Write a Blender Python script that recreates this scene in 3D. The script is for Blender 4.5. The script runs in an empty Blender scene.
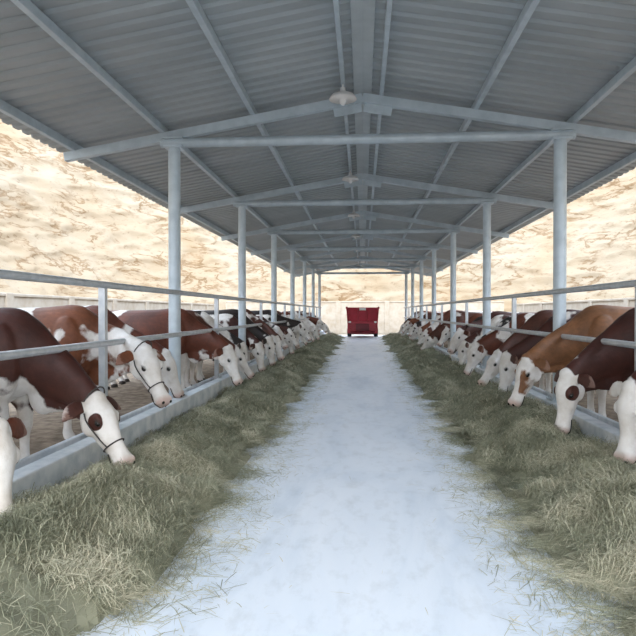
import bpy, math, random
import numpy as np
from mathutils import Vector, Matrix, noise
random.seed(7); np.random.seed(7)
scn=bpy.context.scene
COL=scn.collection

# ---------------------------------------------------------------- materials
def nt(name):
    m=bpy.data.materials.new(name); m.use_nodes=True
    n=m.node_tree; n.nodes.clear()
    o=n.nodes.new('ShaderNodeOutputMaterial'); b=n.nodes.new('ShaderNodeBsdfPrincipled')
    n.links.new(b.outputs[0],o.inputs[0]); return m,n,b
def ramp(n,stops,interp='LINEAR'):
    r=n.nodes.new('ShaderNodeValToRGB'); e=r.color_ramp.elements; r.color_ramp.interpolation=interp
    while len(e)<len(stops): e.new(0.5)
    for i,(p,c) in enumerate(stops):
        e[i].position=p; e[i].color=(*c,1)
    return r
def noisetex(n,scale,detail=4,rough=.55,stretch=None,coord='Object',dist=0):
    tc=n.nodes.new('ShaderNodeTexCoord'); t=n.nodes.new('ShaderNodeTexNoise')
    t.inputs['Scale'].default_value=scale; t.inputs['Detail'].default_value=detail; t.inputs['Roughness'].default_value=rough
    t.inputs['Distortion'].default_value=dist
    if stretch:
        mp=n.nodes.new('ShaderNodeMapping'); mp.inputs['Scale'].default_value=stretch
        n.links.new(tc.outputs[coord],mp.inputs[0]); n.links.new(mp.outputs[0],t.inputs['Vector'])
    else: n.links.new(tc.outputs[coord],t.inputs['Vector'])
    return t
def bump(n,b,src,strength,dist=.02):
    bp=n.nodes.new('ShaderNodeBump'); bp.inputs['Strength'].default_value=strength; bp.inputs['Distance'].default_value=dist
    n.links.new(src,bp.inputs['Height']); n.links.new(bp.outputs[0],b.inputs['Normal'])
def noisy(name,c1,c2,scale,rough=.7,metal=0,bs=.2,bd=.02,stretch=None,detail=5,p=(.35,.65)):
    m,n,b=nt(name); t=noisetex(n,scale,detail,stretch=stretch)
    r=ramp(n,[(p[0],c1),(p[1],c2)]); n.links.new(t.outputs[0],r.inputs[0]); n.links.new(r.outputs[0],b.inputs['Base Color'])
    b.inputs['Roughness'].default_value=rough; b.inputs['Metallic'].default_value=metal
    if bs: bump(n,b,t.outputs[0],bs,bd)
    return m
def mulmix(n,a,b_,f):
    mx=n.nodes.new('ShaderNodeMix'); mx.data_type='RGBA'; mx.blend_type='MULTIPLY'; mx.inputs[0].default_value=f
    n.links.new(a,mx.inputs[6]); n.links.new(b_,mx.inputs[7]); return mx.outputs[2]
M_steel=noisy('painted_steel',(.50,.59,.66),(.60,.69,.76),6,.42,.1,.05,.003)
M_beam=noisy('beam_steel',(.43,.51,.57),(.53,.61,.67),5,.45,.1,.05,.003)
M_rail=noisy('galvanised_rail',(.50,.54,.58),(.64,.67,.70),9,.4,.25,.08,.003)
M_roof=noisy('sheet_metal_roof',(.32,.355,.37),(.39,.425,.44),1.3,.5,.1,0,stretch=(.5,1,1))
M_ridge=noisy('ridge_flashing',(.46,.51,.53),(.54,.59,.61),3,.5,.1,.03,.003)
M_white=noisy('whitewashed_masonry',(.42,.36,.29),(.50,.46,.40),2.5,.9,0,.4,.03)
M_kerb=noisy('kerb_concrete',(.52,.60,.66),(.78,.83,.87),5,.8,0,.4,.01,p=(.3,.6))
M_ledge=noisy('ledge_concrete',(.30,.28,.26),(.56,.55,.53),4,.85,0,.4,.01,p=(.35,.6))
M_dirt=noisy('pen_dirt',(.13,.095,.065),(.30,.235,.17),7,.95,0,.6,.04,detail=9)
M_sand=noisy('sandy_ground',(.28,.23,.165),(.36,.30,.23),.6,.95,0,.4,.05)
M_red=noisy('red_paint',(.30,.007,.02),(.40,.013,.035),3,.35,.0,.03,.003)
M_redd=noisy('dark_red_paint',(.10,.006,.012),(.16,.01,.02),3,.5,0,.05,.003)
M_lamp=noisy('white_panel',(.7,.7,.7),(.8,.8,.8),3,.5,0,0)
M_tyre=noisy('tyre_rubber',(.015,.015,.016),(.03,.03,.03),8,.8,0,.3,.005)
M_eye=noisy('eye_black',(.006,.004,.003),(.012,.008,.006),5,.12,0,0)
M_rope=noisy('halter_rope',(.03,.03,.035),(.08,.07,.06),60,.8,0,.5,.003)

# alley floor
M_floor,n,b=nt('alley_concrete')
t1=noisetex(n,.9,6,.6,stretch=(1.3,.45,1),dist=.6); t2=noisetex(n,7,6,.65,stretch=(1,.5,1)); 
r1=ramp(n,[(.25,(.53,.62,.73)),(.47,(.71,.78,.87)),(.75,(.81,.86,.93))]); n.links.new(t1.outputs[0],r1.inputs[0])
r2=ramp(n,[(.25,(.74,.74,.72)),(.5,(1,1,1))]); n.links.new(t2.outputs[0],r2.inputs[0])
n.links.new(mulmix(n,r1.outputs[0],r2.outputs[0],.6),b.inputs['Base Color'])
b.inputs['Roughness'].default_value=.42; bump(n,b,t2.outputs[0],.15,.01)

# cliff: pale sandstone with thin broken strata lines and cracks
M_cliff,n,b=nt('sandstone_cliff')
t1=noisetex(n,.10,5,.55,stretch=(1,1,1.5),dist=.8)
k=.385
r1=ramp(n,[(.3,(.86*k,.66*k,.43*k)),(.5,(.93*k,.77*k,.56*k)),(.75,(.94*k,.83*k,.66*k))]); n.links.new(t1.outputs[0],r1.inputs[0])
t2=noisetex(n,.30,10,.62,stretch=(.6,.6,1.9),dist=.5)
r2=ramp(n,[(.44,(1,1,1)),(.475,(.66,.53,.40)),(.495,(.50,.38,.27)),(.515,(.95,.92,.88)),(.53,(1,1,1))]); n.links.new(t2.outputs[0],r2.inputs[0])
t3=noisetex(n,.22,6,.6,stretch=(1,1,1)); r3=ramp(n,[(.42,(0,0,0)),(.55,(1,1,1))]); n.links.new(t3.outputs[0],r3.inputs[0])
mx=n.nodes.new('ShaderNodeMix'); mx.data_type='RGBA'; n.links.new(r3.outputs[0],mx.inputs[0]); mx.inputs[6].default_value=(1,1,1,1); n.links.new(r2.outputs[0],mx.inputs[7])
t4=noisetex(n,1.6,9,.7,stretch=(.7,.7,1.5)); r4=ramp(n,[(.32,(.55,.45,.36)),(.43,(1,1,1))]); n.links.new(t4.outputs[0],r4.inputs[0])
c=mulmix(n,r1.outputs[0],mx.outputs[2],.9); c=mulmix(n,c,r4.outputs[0],.8)
n.links.new(c,b.inputs['Base Color']); b.inputs['Roughness'].default_value=.95; bump(n,b,t4.outputs[0],.6,.2)

# hay
def haymat(name,mul):
    m,n,b=nt(name)
    a=n.nodes.new('ShaderNodeAttribute'); a.attribute_name='tone'
    t=noisetex(n,1.3,4)
    ad=n.nodes.new('ShaderNodeMath'); ad.operation='MULTIPLY_ADD'; n.links.new(t.outputs[0],ad.inputs[0]); ad.inputs[1].default_value=.7
    n.links.new(a.outputs['Fac'],ad.inputs[2])
    s=[(.25,(.165,.18,.12)),(.55,(.33,.34,.24)),(.85,(.50,.485,.36)),(1.15,(.70,.65,.50))]
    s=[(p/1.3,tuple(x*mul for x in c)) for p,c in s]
    r=ramp(n,s); dv=n.nodes.new('ShaderNodeMath'); dv.operation='DIVIDE'; dv.inputs[1].default_value=1.3
    n.links.new(ad.outputs[0],dv.inputs[0]); n.links.new(dv.outputs[0],r.inputs[0]); n.links.new(r.outputs[0],b.inputs['Base Color'])
    b.inputs['Roughness'].default_value=.85
    return m
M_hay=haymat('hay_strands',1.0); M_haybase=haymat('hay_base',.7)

# cow coat
M_coat,n,b=nt('cow_coat')
at=n.nodes.new('ShaderNodeAttribute'); at.attribute_name='zones'
sep=n.nodes.new('ShaderNodeSeparateColor'); n.links.new(at.outputs['Color'],sep.inputs[0])
oi=n.nodes.new('ShaderNodeObjectInfo'); tc=n.nodes.new('ShaderNodeTexCoord')
tn=n.nodes.new('ShaderNodeTexNoise'); tn.noise_dimensions='4D'; tn.inputs['Scale'].default_value=1.9; tn.inputs['Detail'].default_value=3.5; tn.inputs['Roughness'].default_value=.5
w=n.nodes.new('ShaderNodeMath'); w.operation='MULTIPLY'; w.inputs[1].default_value=3.37; n.links.new(oi.outputs['Object Index'],w.inputs[0])
n.links.new(w.outputs[0],tn.inputs['W']); n.links.new(tc.outputs['Object'],tn.inputs['Vector'])
m1=n.nodes.new('ShaderNodeMath'); m1.operation='MULTIPLY_ADD'; m1.inputs[1].default_value=2.3; m1.inputs[2].default_value=-1.15; n.links.new(tn.outputs[0],m1.inputs[0])
m2=n.nodes.new('ShaderNodeMath'); m2.operation='ADD'; n.links.new(m1.outputs[0],m2.inputs[0]); n.links.new(sep.outputs[0],m2.inputs[1])
m3=n.nodes.new('ShaderNodeMath'); m3.operation='ADD'; n.links.new(m2.outputs[0],m3.inputs[0]); n.links.new(oi.outputs['Alpha'],m3.inputs[1])
hr=noisetex(n,45,4,.7,stretch=(.4,1,.5))
m4=n.nodes.new('ShaderNodeMath'); m4.operation='MULTIPLY_ADD'; m4.inputs[1].default_value=.10; n.links.new(hr.outputs[0],m4.inputs[0]); n.links.new(m3.outputs[0],m4.inputs[2])
mr=n.nodes.new('ShaderNodeMapRange'); mr.inputs['From Min'].default_value=1.01; mr.inputs['From Max'].default_value=1.08; n.links.new(m4.outputs[0],mr.inputs[0])
br=ramp(n,[(.3,(.6,.58,.56)),(.7,(1.3,1.25,1.2))]); nb=noisetex(n,3.5,5,.6); n.links.new(nb.outputs[0],br.inputs[0])
bmo=mulmix(n,oi.outputs['Color'],br.outputs[0],1)
hv=ramp(n,[(.3,(.7,.7,.7)),(.7,(1.2,1.2,1.2))]); n.links.new(hr.outputs[0],hv.inputs[0])
bm2=mulmix(n,bmo,hv.outputs[0],.7)
wr=ramp(n,[(.3,(.56,.51,.45)),(.6,(.84,.82,.80))]); n.links.new(nb.outputs[0],wr.inputs[0])
a=n.nodes.new('ShaderNodeMix'); a.data_type='RGBA'; n.links.new(mr.outputs[0],a.inputs[0]); n.links.new(bm2,a.inputs[6]); n.links.new(wr.outputs[0],a.inputs[7])
p=n.nodes.new('ShaderNodeMix'); p.data_type='RGBA'; n.links.new(sep.outputs[1],p.inputs[0]); n.links.new(a.outputs[2],p.inputs[6]); p.inputs[7].default_value=(.55,.36,.30,1)
d=n.nodes.new('ShaderNodeMix'); d.data_type='RGBA'; n.links.new(sep.outputs[2],d.inputs[0]); n.links.new(p.outputs[2],d.inputs[6]); d.inputs[7].default_value=(.03,.022,.018,1)
n.links.new(d.outputs[2],b.inputs['Base Color']); b.inputs['Roughness'].default_value=.6; bump(n,b,hr.outputs[0],.4,.010)

# ---------------------------------------------------------------- mesh helpers
class MB:
    def __init__(s): s.v=[];s.f=[];s.m=[]
    def add(s,vs,fs,mi=0):
        o=len(s.v); s.v+= [tuple(v) for v in vs]; s.f+=[tuple(i+o for i in f) for f in fs]; s.m+=[mi]*len(fs)
    def box(s,c,d,mi=0,R=None,bev=0):
        hx,hy,hz=[x/2 for x in d]; vs=[Vector((x,y,z)) for x in(-hx,hx) for y in(-hy,hy) for z in(-hz,hz)]
        if R: vs=[R@v for v in vs]
        vs=[v+Vector(c) for v in vs]
        s.add(vs,[(0,1,3,2),(4,6,7,5),(0,4,5,1),(2,3,7,6),(0,2,6,4),(1,5,7,3)],mi)
    def beam(s,a,b,w,h,mi=0):
        a=Vector(a);b=Vector(b);t=(b-a).normalized(); up=Vector((0,0,1)); sd=t.cross(up)
        if sd.length<1e-3: sd=Vector((1,0,0))
        sd.normalize(); u=sd.cross(t)
        vs=[p+sd*x*w/2+u*z*h/2 for p in(a,b) for x,z in((-1,-1),(1,-1),(1,1),(-1,1))]
        s.add(vs,[(0,3,2,1),(4,5,6,7),(0,1,5,4),(1,2,6,5),(2,3,7,6),(3,0,4,7)],mi)
    def cyl(s,a,b,r,mi=0,seg=16,r2=None):
        s.tube([a,b],[(r,r),(r2 or r,r2 or r)],mi,seg,sm=1)
    def tube(s,pts,rad,mi=0,seg=16,sm=4,side=None,closed=False):
        P=[Vector(p) for p in pts]; n=len(P); Q=[];R=[]
        if sm>1:
            for i in range(n-1 if not closed else n):
                g=(lambda k:P[k%n]) if closed else (lambda k:P[min(max(k,0),n-1)])
                q=(lambda k:rad[k%n]) if closed else (lambda k:rad[min(max(k,0),n-1)])
                for j in range(sm):
                    u=j/sm
                    def cr(a,b,c,d): return .5*((2*b)+(c-a)*u+(2*a-5*b+4*c-d)*u*u+(3*b-a-3*c+d)*u**3)
                    Q.append(cr(g(i-1),g(i),g(i+1),g(i+2)))
                    R.append(tuple(max(.002,cr(q(i-1)[k],q(i)[k],q(i+1)[k],q(i+2)[k])) for k in(0,1)))
            if not closed: Q.append(P[-1]);R.append(rad[-1])
        else: Q=P;R=list(rad)
        vs=[];N=len(Q)
        for i,c in enumerate(Q):
            if closed: t=(Q[(i+1)%N]-Q[i-1])
            else: t=Q[min(i+1,N-1)]-Q[max(i-1,0)]
            t.normalize()
            sd=Vector(side) if side else (Vector((0,1,0)) if abs(t.y)<.9 else Vector((1,0,0)))
            sd=(sd-t*sd.dot(t)).normalized(); u=sd.cross(t)
            for k in range(seg):
                a=2*math.pi*k/seg; vs.append(c+sd*math.cos(a)*R[i][0]+u*math.sin(a)*R[i][1])
        fs=[]
        for i in range(N if closed else N-1):
            for k in range(seg):
                j=(i+1)%N; fs.append((i*seg+k,i*seg+(k+1)%seg,j*seg+(k+1)%seg,j*seg+k))
        if not closed: fs.append(tuple(range(seg-1,-1,-1))); fs.append(tuple((N-1)*seg+k for k in range(seg)))
        s.add(vs,fs,mi)
    def ell(s,c,r,mi=0,R=None,nu=16,nv=10):
        vs=[];fs=[]
        for i in range(nv+1):
            th=math.pi*i/nv
            for k in range(nu):
                ph=2*math.pi*k/nu; v=Vector((r[0]*math.sin(th)*math.cos(ph),r[1]*math.sin(th)*math.sin(ph),r[2]*math.cos(th)))
                if R: v=R@v
                vs.append(v+Vector(c))
        for i in range(nv):
            for k in range(nu): fs.append((i*nu+k,(i+1)*nu+k,(i+1)*nu+(k+1)%nu,i*nu+(k+1)%nu))
        s.add(vs,fs,mi)
    def mesh(s,name,mats,smooth=False):
        me=bpy.data.meshes.new(name); me.from_pydata(s.v,[],s.f); 
        for m in mats: me.materials.append(m)
        me.polygons.foreach_set('material_index',s.m)
        if smooth: me.polygons.foreach_set('use_smooth',[True]*len(s.f))
        me.update(); return me
    def obj(s,name,mats,smooth=False,bevel=0,parent=None):
        o=bpy.data.objects.new(name,s.mesh(name,mats,smooth)); COL.objects.link(o)
        if bevel:
            b=o.modifiers.new('bevel','BEVEL'); b.width=bevel; b.segments=2; b.limit_method='ANGLE'
        if parent: o.parent=parent
        return o

YN,YF=-2.2,41.0        # barn extent
CX=2.78; S=5.0; Y1=8.72
cols=[Y1+S*k for k in range(-2,7)]
RZ,EX,SL=4.86,4.65,0.172
def rz(x): return RZ-SL*abs(x)

# ---------------------------------------------------------------- floor / ground
mb=MB(); mb.box((0,18,-.1),(5.16,48,.2)); mb.obj('floor',[M_floor])
mb=MB(); mb.box((0,20,-.45),(170,190,.5)); mb.obj('ground',[M_sand])
for sgn,nm in((-1,'left'),(1,'right')):
    mb=MB(); mb.box((sgn*6.5,18,-.08),(7.2,48,.26)); mb.obj('pen_floor',[M_dirt])
    mb=MB()
    mb.box((sgn*2.66,18,.15),(.18,48,.40)); mb.box((sgn*2.87,18,.10),(.26,48,.22),1); mb.box((sgn*3.02,18,.13),(.06,48,.32),0)
    mb.obj('feed_trough_kerb',[M_kerb,M_ledge],bevel=.015)
    mb=MB(); mb.box((sgn*11.2,17,.95),(.3,56,2.3)); mb.box((sgn*11.2,17,2.14),(.42,56,.1))
    for y in range(-10,46,4): mb.box((sgn*11.2,y,1.0),(.46,.4,2.4))
    mb.obj('wall_'+nm,[M_white],bevel=.02)
mb=MB(); mb.box((0,50,1.1),(23,.3,2.6)); mb.box((0,50,2.44),(23,.42,.1))
for x in range(-10,11,4): mb.box((x,50,1.15),(.4,.46,2.7))
mb.obj('wall_back',[M_white],bevel=.02)

# cliffs (U-shaped quarry face)
def path(s):
    L=85; A=math.pi*25
    if s<L: return Vector((-25,-35+s,0)),Vector((-1,0,0))
    if s<L+A:
        a=(s-L)/25; return Vector((-25*math.cos(a),50+25*math.sin(a),0)),Vector((-math.cos(a),math.sin(a),0))
    return Vector((25,50-(s-L-A),0)),Vector((1,0,0))
TOT=170+math.pi*25; NS,NZ=520,84
vs=[];fs=[]
for i in range(NS+1):
    p0,nn=path(TOT*i/NS)
    for j in range(NZ+1):
        h=j/NZ*24
        hh=h+noise.noise(Vector((p0.x*.05,p0.y*.05,0)))*3+20
        o=h*.60 + (math.floor(hh/2.7)+min(1,(hh/2.7%1)*4))*.22
        q=p0+nn*o; q.z=h
        d=noise.fractal(Vector((q.x*.05,q.y*.05,q.z*.08)),1.0,2.0,3)*1.3
        cell=noise.voronoi(Vector((q.x*.22,q.y*.22,q.z*.5)))[0]; d+=min(cell[1]-cell[0],.22)*1.6
        d+=noise.fractal(q*.9,1.0,2.0,3)*.2
        q=q+nn*d; q.z=h-.4
        vs.append(q)
for i in range(NS):
    for j in range(NZ):
        a=i*(NZ+1)+j; fs.append((a,a+1,a+NZ+2,a+NZ+1))
mb=MB(); mb.add(vs,fs); mb.obj('rock_cliff',[M_cliff],smooth=True)

# ---------------------------------------------------------------- roof
for sgn in(-1,1):
    prof=[];y=YN
    while y<YF:
        prof+=[(y,0),(y+.13,0),(y+.155,.035),(y+.205,.035),(y+.23,0)]; y+=.23
    vs=[];xs=[0.0,EX]
    for (yy,dz) in prof:
        for x in xs: vs.append((sgn*x,yy,rz(x)+dz))
    fs=[(2*i,2*i+1,2*i+3,2*i+2) for i in range(len(prof)-1)]
    mb=MB(); mb.add(vs,fs); o=mb.obj('ceiling',[M_roof])
    sm=o.modifiers.new('th','SOLIDIFY'); sm.thickness=.004
mb=MB()
for sgn in(-1,1):
    vs=[(0,YN,RZ-.02),(0,YF,RZ-.02),(sgn*.13,YF,rz(.13)-.02),(sgn*.13,YN,rz(.13)-.02)]
    mb.add(vs,[(0,1,2,3)]); mb.add([(x*1.6,y,z+.12) for x,y,z in vs],[(0,1,2,3)])
mb.obj('ridge_flashing',[M_ridge])
mb=MB()
for x in(.27,1.6,2.95,4.3):
    for sgn in(-1,1):
        w=.055 if x<1 else .07
        mb.beam((sgn*x,YN+.02,rz(x)-.06),(sgn*x,YF-.02,rz(x)-.06),w,.10 if x<4 else .12)
mb.obj('roof_purlins',[M_beam],bevel=.006)
for y in cols:
    mb=MB()
    for sgn in(-1,1):
        mb.beam((0,y,RZ-.175),(sgn*4.45,y,rz(4.45)-.175),.10,.13)
        mb.box((sgn*CX,y,4.10+.06),(.30,.22,.03))
        mb.beam((sgn*.02,y,RZ-.29),(sgn*.42,y,RZ-.36),.02,.16)
        mb.beam((sgn*2.78,y,4.1),(sgn*2.78,y,rz(2.78)-.18),.12,.10)
    mb.tube([(-CX-.2,y,4.10),(CX+.2,y,4.10)],[(.07,.07)]*2,0,14,1)
    mb.obj('roof_truss',[M_beam],bevel=.004)
    mb=MB(); lx=-.27; ly=y-.5
    mb.cyl((lx,ly,rz(lx)-.1),(lx,ly,4.62),.012,seg=8)
    mb.tube([(lx,ly,4.66),(lx,ly,4.60),(lx,ly,4.56),(lx,ly,4.50)],[(.035,.035),(.05,.05),(.15,.15),(.19,.19)],0,24,3)
    mb.ell((lx,ly,4.49),(.05,.05,.07))
    mb.obj('pendant_lamp',[M_lamp],smooth=True)
    for sgn in(-1,1):
        mb=MB(); 
        mb.cyl((sgn*CX,y,.0),(sgn*CX,y,4.05),.088,seg=24)
        mb.box((sgn*CX,y,.365),(.28,.28,.02)); mb.box((sgn*CX,y,4.03),(.26,.24,.03))
        for a in(-1,1):
            for c in(-1,1): mb.cyl((sgn*CX+a*.11,y+c*.11,.36),(sgn*CX+a*.11,y+c*.11,.41),.012,seg=8)
        o=mb.obj('support_column',[M_steel],smooth=True)
        e=o.modifiers.new('es','EDGE_SPLIT'); e.split_angle=math.radians(40)
for sgn in(-1,1):
    mb=MB()
    for z,r in((1.885,.036),(1.27,.034)):
        mb.tube([(sgn*2.70,YN+.2,z),(sgn*2.70,YF-1.5,z)],[(r,r)]*2,0,14,1)
    y=Y1-S*2+2.5
    while y<YF-2:
        mb.beam((sgn*2.765,y,.16),(sgn*2.765,y,1.92),.07,.07); mb.box((sgn*2.765,y,.36),(.16,.16,.015)); y+=S
    for y in cols:
        for z in(1.885,1.27): mb.box((sgn*2.75,y,z),(.13,.06,.09))
    o=mb.obj('pen_rail_fence',[M_rail],smooth=True); e=o.modifiers.new('es','EDGE_SPLIT'); e.split_angle=math.radians(40)

# ---------------------------------------------------------------- hay
def haybed(side):
    def lim(y):
        return 1.20+.32*noise.noise(Vector((side*9,y*.55,0)))+.30*noise.noise(Vector((side*9,y*1.9,3)))
    def H(x,y):
        a=lim(y); u=(x-a)/(2.6-a)
        if u<=0: return 0
        end=.62 if side<0 else .15
        prof=min(1,u*2.2)**.8*(1-end*max(0,u-.5)/.5)
        base=.19+.22*noise.noise(Vector((x*1.2,y*.8,side*5)))+.14*noise.noise(Vector((x*3.5,y*2.8,side*7)))
        if side<0 and y<5.2: base+=.18*min(1,(5.2-y)/1.5)
        if side>0: base+=.03
        return max(.01,prof*base)
    vs=[];fs=[];xs=np.linspace(.75,2.565,29);ys=np.linspace(.5,38.5,420)
    for y in ys:
        for x in xs: 
            h=H(x,y); vs.append((side*x,y,(h+.03*noise.noise(Vector((x*9,y*9,1)))) if h>.02 else -.02))
    nx=len(xs)
    for i in range(len(ys)-1):
        for j in range(nx-1):
            a=i*nx+j; fs.append((a,a+1,a+nx+1,a+nx))
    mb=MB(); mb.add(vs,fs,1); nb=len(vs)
    V=[];T=[0.25]*nb;F=[];
    def strand(x,y,z,L,w,ang,el,curl,tone,base):
        dx,dy=math.cos(ang),math.sin(ang); px,py=-dy*w/2,dx*w/2
        for k,t in enumerate((0,.5,1)):
            s=(t-.5)*L; zz=z+math.sin(el)*s*1+curl*(1-4*(t-.5)**2)
            ww=(1,1,.35)[k]; ca=curl*2*((t-.5)**2)*4
            cx=x+dx*s*math.cos(el)+px*ca*22; cy=y+dy*s*math.cos(el)+py*ca*22
            if abs(cx)>2.55: cx=math.copysign(2.55,cx)
            zz=max(zz,.004)
            V.append((cx+px*ww,cy+py*ww,zz)); V.append((cx-px*ww,cy-py*ww,zz+w*.25)); T.extend((tone,tone))
        F.append((base,base+1,base+3,base+2)); F.append((base+2,base+3,base+5,base+4))
    rs=random.Random(11+side)
    for y0,y1,den in((.8,3,2200),(3,6,9500),(6,9,6000),(9,14,3000),(14,22,1400),(22,38.3,550)):
        N=int((y1-y0)*1.8*den)
        for _ in range(N):
            y=rs.uniform(y0,y1); x=rs.uniform(.75,2.54); h=H(x,y)
            if h<=0.015 and rs.random()>.04+.4*max(0,1-(lim(y)-x)/.22): continue
            fz=.8 if y<7 else (1.2 if y<14 else 2.0)
            tuft=noise.noise(Vector((x*2.3,y*2.3,side*3)))
            ang=rs.gauss(math.pi*tuft*2.5,1.0)
            thin=1 if h>.05 else .1
            strand(side*x,y,h+rs.uniform(-.02,.06)*thin,rs.uniform(.05,.20),rs.uniform(.002,.005)*fz,ang,rs.gauss(0,.35) if h>.05 else 0,rs.uniform(-.03,.05)*max(thin,.2),
                   min(.9,max(.0,rs.gauss(.24,.22)+tuft*.5)),nb+len(V))
    # small drifts of loose straw on the alley
    for _ in range(34):
        cy=rs.uniform(2.9,16); cx=rs.uniform(.75,1.15); sx_,sy_=rs.uniform(.06,.16),rs.uniform(.05,.25)
        for _ in range(rs.randint(12,50)):
            strand(side*(cx+rs.gauss(0,sx_)),cy+rs.gauss(0,sy_),.006,rs.uniform(.04,.13),rs.uniform(.0015,.004),rs.uniform(0,6.28),0,.004,rs.uniform(.2,.7),nb+len(V))
    for _ in range(1200):
        y=2.4+abs(rs.gauss(0,5)); 
        if y>30: continue
        x=1.2-abs(rs.gauss(0,.2)) if rs.random()<.96 else rs.uniform(.1,1.2)
        strand(side*x,y,.006,rs.uniform(.03,.12),rs.uniform(.0015,.004),rs.uniform(0,6.28),0,0.002,rs.uniform(.2,.7),nb+len(V))
    mb.v+=V; mb.f+=F; mb.m+=[0]*len(F)
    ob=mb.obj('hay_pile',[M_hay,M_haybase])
    at=ob.data.attributes.new('tone','FLOAT','POINT'); at.data.foreach_set('value',T)
haybed(-1); haybed(1)

# ---------------------------------------------------------------- cows
def build_cow(pose,bend,patch,halter,vox=.0145):
    mb=MB()
    mb.tube([(-1.74,0,1.14),(-1.66,0,1.13),(-1.45,0,1.09),(-1.1,0,1.03),(-.7,0,1.0),(-.3,0,1.01),(0,0,1.05),(.2,0,1.02),(.34,0,.98)],
            [(.10,.14),(.20,.24),(.275,.33),(.325,.385),(.36,.415),(.34,.415),(.265,.39),(.2,.31),(.12,.18)],seg=28,sm=5)
    if pose=='down': P=Vector((.90,0,.78)); ang=math.radians(66); nk=[(.32,.98),(.62,.89)]
    elif pose=='mid': P=Vector((.98,0,.95)); ang=math.radians(56); nk=[(.32,1.02),(.65,.99)]
    elif pose=='deep': P=Vector((.84,0,.74)); ang=math.radians(78); nk=[(.31,.96),(.58,.84)]
    else: P=Vector((.86,0,.68)); ang=math.radians(54); nk=[(.30,.95),(.58,.82)]
    mb.tube([(-.12,0,1.09),(.08,0,1.06),(nk[0][0],0,nk[0][1]),(nk[1][0],0,nk[1][1]),(P.x-.03,0,P.z+.01),(P.x+.06,0,P.z-.07)],
            [(.2,.33),(.205,.325),(.15,.25),(.105,.18),(.088,.125),(.07,.09)],seg=24,sm=5)
    mb.tube([(.30,0,.66),(.45,0,nk[0][1]-.28),(nk[1][0],0,nk[1][1]-.20),(P.x-.06,0,P.z-.15)],[(.04,.09),(.03,.09),(.025,.06),(.02,.03)],seg=14,sm=4)
    D=Vector((math.cos(ang),0,-math.sin(ang))); U=Vector((math.sin(ang),0,math.cos(ang)))
    def hp(s,y,u): return P+D*s+Vector((0,y,0))+U*u
    hs=[(-.04,.05,.06,.01),(.01,.095,.10,.01),(.08,.112,.125,.0),(.16,.112,.125,-.004),(.25,.082,.108,-.010),(.34,.062,.088,-.012),(.42,.062,.076,-.008),(.49,.078,.072,-.006),(.54,.076,.062,-.008),(.57,.05,.038,-.010)]
    mb.tube([hp(s,0,u) for s,a,b,u in hs],[(a,b) for s,a,b,u in hs],seg=24,sm=4)
    Rh=Matrix((( D.x,0,U.x),(0,1,0),(D.z,0,U.z)))
    mb.ell(hp(-.02,0,.07),(.06,.07,.05),R=Rh)
    mb.ell(hp(.53,0,-.055),(.045,.05,.025),R=Rh)
    mb.tube([hp(.10,0,-.10),hp(.25,0,-.105),hp(.38,0,-.075),hp(.50,0,-.05)],[(.06,.05),(.045,.03),(.038,.022),(.04,.02)],seg=14,sm=3)
    for q in(-1,1):
        mb.ell(hp(.11,q*.062,-.085),(.115,.042,.085),R=Rh)
        mb.ell(hp(.15,q*.098,.062),(.052,.028,.026),R=Rh)
        mb.ell(hp(.25,q*.07,-.01),(.10,.022,.03),R=Rh)
        mb.ell(hp(.52,q*.045,.025),(.04,.033,.040),R=Rh)
        e0=hp(.03,q*.075,.01); e1=hp(.0,q*.155,.0); e2=hp(.02,q*.24,-.03); e3=hp(.06,q*.31,-.06)
        mb.tube([e0,e1,e2,e3],[(.030,.022),(.064,.020),(.064,.018),(.014,.011)],seg=14,sm=4,side=D)
        mb.ell((.02,q*.19,1.0),(.19,.11,.33)); mb.ell((-1.3,q*.21,1.30),(.13,.09,.09)); mb.ell((-1.5,q*.17,.98),(.22,.13,.32))
        y=q*.175
        mb.tube([(.03,q*.17,.95),(-.02,y,.74),(.03,y,.60),(.035,y,.44),(.03,y,.36),(.03,y,.2),(.03,y,.13),(.06,y,.07),(.075,y,-.0)],
                [(.10,.16),(.085,.125),(.06,.075),(.058,.062),(.044,.045),(.04,.041),(.05,.052),(.052,.058),(.06,.072)],seg=14,sm=3)
        mb.tube([(-1.42,q*.16,1.02),(-1.25,q*.20,.80),(-1.36,q*.19,.64),(-1.55,q*.18,.50),(-1.55,q*.18,.42),(-1.50,q*.18,.22),(-1.49,q*.18,.13),(-1.46,q*.18,.07),(-1.445,q*.18,0)],
                [(.14,.24),(.12,.17),(.075,.11),(.05,.07),(.045,.055),(.042,.045),(.05,.052),(.052,.058),(.06,.072)],seg=14,sm=3)
    mb.ell((-1.12,0,.66),(.24,.16,.15))
    mb.ell((.30,0,.72),(.13,.07,.16))
    mb.ell((-.02,0,1.36),(.22,.10,.09))
    mb.tube([(-1.66,0,1.33),(-1.78,0,1.30),(-1.82,0,1.05),(-1.80,0,.75),(-1.80,0,.55),(-1.80,0,.42),(-1.80,0,.3)],
            [(.05,.05),(.036,.036),(.027,.027),(.022,.022),(.045,.045),(.05,.05),(.015,.015)],seg=10,sm=4)
    me=mb.mesh('cowraw',[M_coat]); o=bpy.data.objects.new('tmp',me); COL.objects.link(o)
    r=o.modifiers.new('r','REMESH'); r.mode='VOXEL'; r.voxel_size=vox; r.use_smooth_shade=True
    s=o.modifiers.new('s','SMOOTH'); s.factor=.5; s.iterations=3
    dg=bpy.context.evaluated_depsgraph_get(); dg.update()
    ev=bpy.data.meshes.new_from_object(o.evaluated_get(dg)); bpy.data.objects.remove(o)
    nv=len(ev.vertices); co=np.zeros(nv*3); ev.vertices.foreach_get('co',co); co=co.reshape(-1,3)
    faces=[tuple(p.vertices) for p in ev.polygons]
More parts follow.
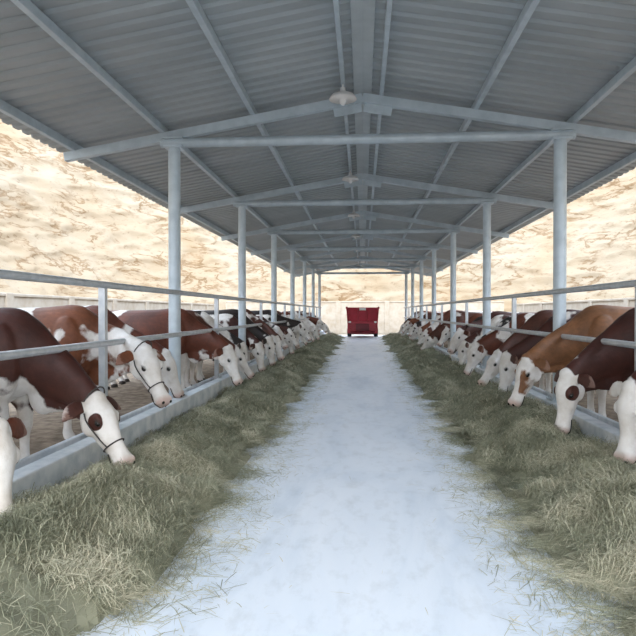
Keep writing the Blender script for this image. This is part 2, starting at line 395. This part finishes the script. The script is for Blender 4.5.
    Dn=np.array(D);Un=np.array(U);Pn=np.array(P)
    rel=co-Pn; hs_=rel@Dn; hu=rel@Un
    inhead=(co[:,0]>P.x-.25)&(co[:,2]<P.z+.25)
    sst=lambda a,b,x: np.clip((x-a)/(b-a),0,1)
    W=np.full(nv,.33)
    face=sst(-.10,.06,hs_+.35*hu)*inhead
    ear=sst(.12,.15,np.abs(co[:,1]))*inhead
    W+=face*(.70 if patch<2 else .42)*(1-ear)-ear*.1
    if patch==2: W+=.5*inhead*(1-sst(.025,.05,np.abs(co[:,1])))*sst(.0,.05,hu)*sst(0,.1,hs_)+.3*inhead*sst(.38,.46,hs_)
    if patch==1:
        for q in(-1,1):
            dd=np.linalg.norm(co-np.array(hp(.16,q*.12,.03)),axis=1); W-=1.0*(1-sst(.035,.10,dd))
    legs=(1-sst(.42,.62,co[:,2]))*(co[:,0]<.5); W+=legs*.6
    belly=(1-sst(.62,.78,co[:,2]))*(co[:,0]<.55); W+=belly*.22
    tail=(co[:,0]<-1.74)&(co[:,2]<.62); W+=tail*.5
    G=sst(.48,.53,hs_)*(hu>-.2)*inhead*.7
    inner=ear*(hu<-.02)*.3
    B=((co[:,2]<.065)&(co[:,0]<.5)).astype(float)
    fm=MB(); 
    for q in(-1,1):
        dd=np.linalg.norm(co-np.array(hp(.175,q*.112,.045)),axis=1); B=np.maximum(B,.75*(1-sst(.024,.036,dd)))
    G=np.clip(G+inner,0,1)
    fm.v=[tuple(c) for c in co]; fm.f=faces; fm.m=[0]*len(faces)
    for q in(-1,1):
        fm.ell(hp(.178,q*.103,.042),(.027,.022,.022),1,Rh,12,8)
        fm.ell(hp(.555,q*.045,.036),(.014,.014,.016),1,Rh,10,6)
        fm.tube([hp(.41,q*.062,-.048),hp(.47,q*.077,-.046),hp(.53,q*.072,-.044),hp(.57,q*.03,-.04)],[(.005,.005)]*4,1,6,3)
    if halter:
        def ring(s,ry,rz_,cu,r=.006,tilt=0):
            pts=[hp(s+tilt*math.sin(2*math.pi*k/20),ry*math.cos(2*math.pi*k/20),cu+rz_*math.sin(2*math.pi*k/20)) for k in range(20)]
            fm.tube(pts,[(r,r)]*20,2,6,1,side=D,closed=True)
        ring(.36,.068,.096,-.015); ring(-.03,.10,.135,.0,tilt=-.05)
        for q in(-1,1): fm.tube([hp(-.02,q*.10,.0),hp(.10,q*.122,-.03),hp(.25,q*.095,-.03),hp(.36,q*.067,-.02)],[(.006,.006)]*4,2,6,3)
    me=fm.mesh('cow',[M_coat,M_eye,M_rope],smooth=True)
    N=len(me.vertices)
    z=np.zeros((N,4)); z[:nv,0]=W; z[:nv,1]=G; z[:nv,2]=B; z[:,3]=1
    at=me.attributes.new('zones','FLOAT_COLOR','POINT'); at.data.foreach_set('color',z.ravel())
    if bend:
        c=np.zeros(N*3); me.vertices.foreach_get('co',c); c=c.reshape(-1,3)
        x0=.25; f=np.clip((c[:,0]-x0)/.65,0,1.0); f=f*f*(3-2*f); a=f*math.radians(bend)
        dx=c[:,0]-x0; nx=x0+dx*np.cos(a)-c[:,1]*np.sin(a); ny=dx*np.sin(a)+c[:,1]*np.cos(a)
        m=c[:,0]>x0; c[m,0]=nx[m]; c[m,1]=ny[m]; me.vertices.foreach_set('co',c.ravel())
    me.update(); return me
LIB={}
def cowmesh(*k):
    if k not in LIB: LIB[k]=build_cow(*k)
    return LIB[k]
DK=(.060,.015,.009); RB=(.12,.032,.015); OR=(.19,.062,.025); TAN=(.235,.105,.045); BK=(.020,.013,.012); BR=(.085,.026,.014)
def cow(side,y,pose,bend,patch,col,bias,idx,x=3.3,sc=1.06,rot=0,halter=0):
    me=cowmesh(pose,bend,patch,halter); o=bpy.data.objects.new('cow',me); COL.objects.link(o)
    o.location=(side*x,y,.05); o.scale=(sc,sc,sc); o.rotation_euler=(0,0,math.radians((0 if side<0 else 180)+rot))
    o.color=(*col,bias); o.pass_index=idx
    return o
cow(-1,3.65,'deep',-15,0,RB,.50,3,x=3.17,sc=1.1)
cow(-1,5.25,'low',-20,1,DK,.40,8,x=3.22,sc=1.1,halter=1)
cow(-1,6.95,'mid',-25,2,OR,.64,5,x=3.45,sc=1.13,rot=-4,halter=1)
cow(-1,8.6,'down',0,0,RB,.50,12,x=3.95,sc=1.14)
cow(-1,10.6,'down',-20,0,RB,.55,6,x=3.34,sc=1.12)
cow(-1,11.8,'low',0,2,BR,.5,2,x=3.5,sc=1.1)
rs=random.Random(5)
y=13.0; i=20
pal=[DK,RB,BK,OR,BR,BK,DK]
def rest(side,y,i):
    while y<37:
        cow(side,y,rs.choice(['down','mid','low','deep','deep']),rs.choice([20*side,0]),rs.choice([0,0,2]),rs.choice(pal),rs.uniform(.38,.66),i,x=3.30+rs.uniform(-.14,.35),sc=rs.uniform(.96,1.14),rot=rs.uniform(-12,12)); i+=1; y+=rs.uniform(.95,1.3)
    return i
i=rest(-1,y,i)
cow(1,4.5,'mid',0,0,DK,.30,4,x=3.7,sc=1.12)
cow(1,5.85,'deep',20,0,DK,.40,10,x=3.34,sc=1.14,rot=4)
cow(1,7.05,'deep',20,1,DK,.44,7,x=3.2,sc=1.12)
cow(1,8.45,'down',20,2,TAN,.30,9,x=3.22,sc=1.14)
cow(1,9.9,'deep',0,0,DK,.42,11,x=3.3,sc=1.1)
cow(1,11.2,'low',20,0,BR,.44,14,x=3.35,sc=1.1)
cow(1,12.4,'down',0,2,RB,.60,15,x=3.3)
i=rest(1,13.6,i)

# ---------------------------------------------------------------- red feed wagon
W=bpy.data.objects.new('feed_mixer_wagon',None); COL.objects.link(W); W.location=(0,37.6,0)
mb=MB()
def frus(mb,y0,y1,zb,zt,wb,wt,mi=0):
    vs=[(-wb/2,y0,zb),(wb/2,y0,zb),(wb/2,y1,zb),(-wb/2,y1,zb),(-wt/2,y0-.1,zt),(wt/2,y0-.1,zt),(wt/2,y1+.1,zt),(-wt/2,y1+.1,zt)]
    mb.add(vs,[(0,3,2,1),(0,1,5,4),(1,2,6,5),(2,3,7,6),(3,0,4,7)],mi)
frus(mb,0,3,.95,1.85,1.9,2.05); mb.box((0,1.5,.62),(1.6,3.0,.7))
for s in(-1,1): mb.beam((s*1.0,-.12,1.86),(s*1.0,3.12,1.86),.1,.14); mb.box((s*.86,.1,.62),(.16,.4,.7))
mb.beam((-1.04,3.12,1.86),(1.04,3.12,1.86),.08,.1)
for x in(-.9,-.3,.3,.9): mb.beam((x,-.02,.95),(x*1.07,-.12,1.85),.05,.06)
mb.box((0,-.05,.95),(1.9,.14,.12)); 
o=mb.obj('tub',[M_red],bevel=.01,parent=W)
mb=MB(); mb.box((0,-.06,.62),(.8,.06,.5)); mb.box((0,-.28,.32),(1.5,.35,.1),R=Matrix.Rotation(.3,3,'X')); mb.box((0,1.5,.3),(.9,3.2,.14)); mb.beam((0,3,.42),(0,4.6,.42),.14,.14)
mb.cyl((0,1.5,.6),(0,1.5,1.8),.22,r2=.06)
mb.obj('chassis_and_door',[M_redd],bevel=.01,parent=W)
mb=MB()
for s in(-1,1):
    mb.cyl((s*.72,1.5,.36),(s*.98,1.5,.36),.36,seg=28); mb.cyl((s*.98,1.5,.36),(s*1.0,1.5,.36),.18,1,seg=20)
mb.obj('wheels',[M_tyre,M_red],parent=W)
mb=MB(); mb.box((0,-.16,1.78),(.4,.05,.14)); 
for s in(-1,1): mb.box((s*.8,-.14,.98),(.16,.05,.1))
mb.obj('lamp_plate',[M_lamp],parent=W)

# ---------------------------------------------------------------- light
w=bpy.data.worlds.new('World'); scn.world=w; w.use_nodes=True
n=w.node_tree; bg=n.nodes['Background']
tc=n.nodes.new('ShaderNodeTexCoord'); sx=n.nodes.new('ShaderNodeSeparateXYZ'); n.links.new(tc.outputs['Generated'],sx.inputs[0])
r=n.nodes.new('ShaderNodeValToRGB'); e=r.color_ramp.elements; e[0].position=0; e[0].color=(.97,.98,1,1); e[1].position=.7; e[1].color=(.74,.85,1,1)
n.links.new(sx.outputs[2],r.inputs[0]); n.links.new(r.outputs[0],bg.inputs[0]); bg.inputs[1].default_value=4.2
sd=bpy.data.lights.new('sun','SUN'); sd.energy=2.2; sd.angle=math.radians(25); sd.color=(1,.94,.86)
so=bpy.data.objects.new('sun',sd); COL.objects.link(so)
so.rotation_euler=Vector((-.05,1,-.55)).to_track_quat('-Z','Y').to_euler(); so.location=(0,-20,30)

cd=bpy.data.cameras.new('camera'); cam=bpy.data.objects.new('camera',cd); COL.objects.link(cam)
cd.sensor_width=36; cd.lens=600/636*36; cd.clip_end=400
cam.location=(0,0,1.6); cam.rotation_euler=(math.radians(90-.57),0,math.radians(4.25))
scn.camera=cam
scn.view_settings.view_transform='Standard'
scn.view_settings.exposure=0
